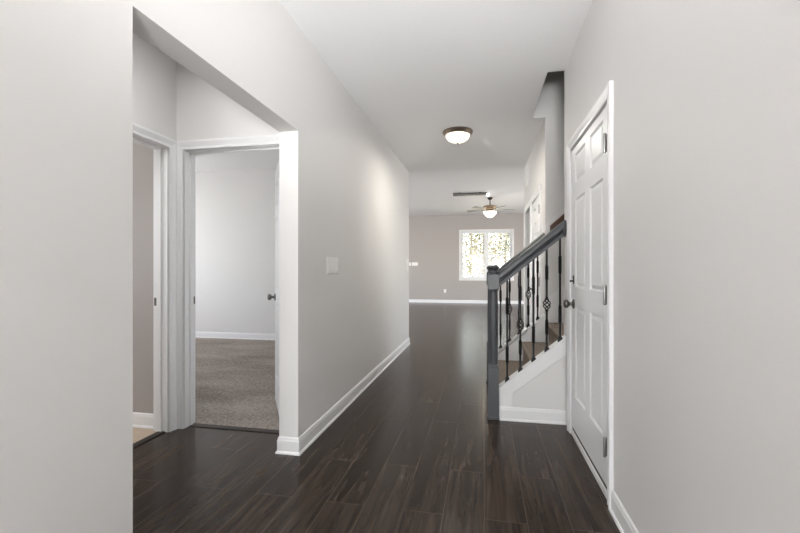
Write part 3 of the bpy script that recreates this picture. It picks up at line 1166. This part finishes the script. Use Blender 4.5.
C(MB().lathe([(0.150, 0.0), (0.166, -0.002), (0.169, -0.012), (0.160, -0.026), (0.150, -0.036), (0.140, -0.043), (0.134, -0.043), (0.134, -0.030), (0.0, -0.028)], 48), 'rim', RIM, fl_, smooth=True)
pr_ = [(0.135, -0.036)]
for k in range(1, 13):
    a = k / 12 * PI / 2
    pr_.append((0.136 * math.cos(a) if k < 12 else 0.0, -0.038 - 0.090 * math.sin(a)))
C(MB().lathe(pr_, 48), 'bowl', BOWL, fl_, smooth=True)
C(MB().lathe([(0.0, -0.124), (0.010, -0.126), (0.012, -0.131), (0.006, -0.134), (0.009, -0.138), (0.007, -0.143), (0.0, -0.146)], 16), 'finial', DNICKEL, fl_, smooth=True)
ld = bpy.data.lights.new('hall_lamp', 'AREA')
ld.shape = 'DISK'
ld.size = 0.28
ld.energy = 13
ld.color = (1.0, 0.95, 0.86)
lo = bpy.data.objects.new('hall_lamp', ld)
lo.location = (0.0, 0, -0.165)
lo.parent = fl_
COL.objects.link(lo)

# ------------------------------------------------------------------ ceiling fan
FX, FY = 0.185, 11.45
fan = empty('ceiling_fan', (FX, FY, LC))
tag(fan, 'bronze ceiling fan with lit glass shade before the far window', 'ceiling fan')
C(MB().lathe([(0.070, 0.0), (0.070, -0.012), (0.050, -0.045), (0.022, -0.062), (0.0, -0.064)], 28), 'canopy', DBRONZE, fan, smooth=True)
C(MB().lathe([(0.013, -0.05), (0.013, -0.205)], 14), 'downrod', DBRONZE, fan, smooth=True)
C(MB().lathe([(0.030, -0.195), (0.105, -0.205), (0.165, -0.225), (0.180, -0.255), (0.172, -0.290), (0.150, -0.312), (0.120, -0.325), (0.0, -0.327)], 36), 'motor', BRONZE, fan, smooth=True)
C(MB().lathe([(0.085, -0.325), (0.110, -0.340), (0.112, -0.365), (0.090, -0.378), (0.0, -0.380)], 32), 'switch_housing', BRONZE, fan, smooth=True)
# bowl with a fluted rim
n = 48
vs_, fs_ = [], []
pf = [(0.095, -0.372), (0.150, -0.376), (0.175, -0.385), (0.160, -0.420), (0.135, -0.465), (0.095, -0.505), (0.045, -0.527), (0.004, -0.533)]
for i, (r, z) in enumerate(pf):
    for k in range(n):
        a = 2 * PI * k / n
        w_ = 1 + (0.05 * math.cos(8 * a) if i in (2, 3) else 0)
        vs_.append((r * w_ * math.cos(a), r * w_ * math.sin(a), z))
for i in range(len(pf) - 1):
    for k in range(n):
        fs_.append((i * n + k, i * n + (k + 1) % n, (i + 1) * n + (k + 1) % n, (i + 1) * n + k))
fs_.append(tuple(range((len(pf) - 1) * n, len(pf) * n)))
C(MB().add(vs_, fs_), 'lamp_shade', SHADE, fan, smooth=True)


def blade_mesh(a):
    M_ = Matrix.Rotation(a, 4, 'Z') @ Matrix.Translation((0, 0, -0.318)) @ Matrix.Rotation(math.radians(11), 4, 'X')
    pts = []
    for s in range(9):
        t2 = s / 8
        x = 0.215 + 0.435 * t2
        w_ = 0.052 + 0.020 * t2
        pts.append((x, w_))
    outl = [(x, -w_) for x, w_ in pts]
    outl += [(0.665, -0.045), (0.668, 0.0), (0.665, 0.045)]
    outl += [(x, w_) for x, w_ in reversed(pts)]
    k = len(outl)
    v = [(x, y, 0.003) for x, y in outl] + [(x, y, -0.003) for x, y in outl]
    f = [tuple(range(k)), tuple(range(2 * k - 1, k - 1, -1))] + [(i, i + k, (i + 1) % k + k, (i + 1) % k) for i in range(k)]
    b_ = MB().add(v, f, M_)
    i_ = MB().box((0.12, -0.014, -0.004), (0.28, 0.014, 0.004), M_)
    i_.box((0.235, -0.036, -0.006), (0.275, 0.036, -0.003), M_)
    return b_, i_


for k in range(5):
    b_, i_ = blade_mesh(math.radians(14 + 72 * k))
    bo = C(b_, 'blade', BLADE, fan)
    C(i_, 'blade_iron', BRONZE, bo)
ld = bpy.data.lights.new('fan_lamp', 'POINT')
ld.energy = 8
ld.color = (1.0, 0.88, 0.72)
ld.shadow_soft_size = 0.15
lo = bpy.data.objects.new('fan_lamp', ld)
lo.location = (0, 0, -0.62)
lo.parent = fan
COL.objects.link(lo)

# ------------------------------------------------------------------ long metal ceiling fixture with a bright spot
tx0, tx1, ty = -0.745, 0.10, 10.62
tl = empty('track_light', ((tx0 + tx1) / 2, ty, LC))
tag(tl, 'long grey metal ceiling fixture with a bright white spot at its right end', 'track light')
hw = (tx1 - tx0) / 2
C(MB().box((-hw, -0.05, -0.072), (hw, 0.05, -0.012)), 'bar', DNICKEL, tl, bevel=0.012, seg=3)
for q in (-hw * 0.6, hw * 0.6):
    C(MB().lathe([(0.035, 0.0), (0.035, -0.01), (0.014, -0.014), (0.014, -0.03)], 18, Matrix.Translation((q, 0, 0))), 'mount', DNICKEL, tl, smooth=True)
hd = C(MB().lathe([(0.020, -0.02), (0.030, -0.03), (0.036, -0.085), (0.036, -0.092)], 20, Matrix.Translation((hw + 0.02, -0.02, 0))), 'spot_head', NICKEL, tl, smooth=True)
C(MB().lathe([(0.037, -0.040), (0.0385, -0.05), (0.0385, -0.088), (0.030, -0.100), (0.0, -0.102)], 20, Matrix.Translation((hw + 0.02, -0.02, 0))), 'lens', SPOT, hd, smooth=True)

# ------------------------------------------------------------------ outdoors
n = 24
vs_, fs_ = [], []


def gz(x, y):
    t2 = max(0.0, (y - 16.0) / 24.0)
    return -0.25 + 1.45 * min(t2, 1.0) ** 1.1 + 0.08 * math.sin(x * 0.7) * min(t2 * 2, 1)


xs_ = [-30 + 60 * i / n for i in range(n + 1)]
ys_ = [15.0 + 55 * i / n for i in range(n + 1)]
for y in ys_:
    for x in xs_:
        vs_.append((x, y, gz(x, y)))
for j in range(n):
    for i in range(n):
        a = j * (n + 1) + i
        fs_.append((a, a + 1, a + n + 2, a + n + 1))
g = MB().add(vs_, fs_).build('ground_lawn', GRASS, smooth=False)
struct(g, 'pale lawn rising outside the far window', 'ground')


def tree(x, y, hgt, kind):
    z0 = gz(x, y)
    root = empty('tree', (x, y, z0 - 0.05), random.uniform(0, 6))
    tag(root, 'pale leafy tree outside the far window', 'tree', 'trees outside the far window')
    tr = MB()
    tops = []
    pts = [(0, 0, 0), (0.05, 0.03, hgt * 0.3), (-0.04, 0.05, hgt * 0.6), (0.03, 0, hgt * 0.95)]
    tr.tube(pts, [0.13, 0.11, 0.08, 0.02], 8)
    for k in range(9):
        t2 = 0.06 + 0.10 * k
        a = k * 2.4
        p0 = Vector((0.02, 0.02, hgt * t2))
        L = hgt * 0.26 * (1.15 - t2)
        p1 = p0 + Vector((math.cos(a) * L, math.sin(a) * L, L * 0.7))
        tr.tube([p0, (p0 + p1) / 2 + Vector((0, 0, 0.05)), p1], [0.05, 0.035, 0.012], 6)
        tops += [p0.lerp(p1, 0.55), p1]
    tops.append(Vector((0, 0, hgt)))
    tr.build('trunk', BARK, root, smooth=True)
    lf = MB()
    for k in range(3400):
        c = random.choice(tops)
        d = Vector((random.gauss(0, 1), random.gauss(0, 1), random.gauss(0, 1))) * hgt * 0.10
        p = c + d
        s = random.uniform(0.10, 0.20)
        q = Matrix.Translation(p) @ Matrix.Rotation(random.uniform(0, 6.28), 4, 'Z') @ Matrix.Rotation(random.uniform(0, 3.1), 4, 'X')
        lf.add([(-s * .5, 0, 0), (0, -s * .3, s * .1), (s * .7, 0, 0), (0, s * .3, s * .1)], [(0, 1, 2), (0, 2, 3)], q)
    lf.build('foliage', LEAF[kind], root)
    return root


for i, (x, y, hgt, kd) in enumerate([(0.1, 22.5, 5.2, 1), (6.2, 23, 5.4, 0), (2.2, 29.5, 5.6, 2), (-4.2, 29.5, 5.4, 0), (-1.0, 36, 5.8, 0),
                                     (5.4, 36, 5.8, 2), (-7.4, 36, 5.6, 2), (2.2, 42.5, 6.2, 1), (-4.2, 42.5, 6.0, 1)]):
    tree(x, y, hgt, kd)
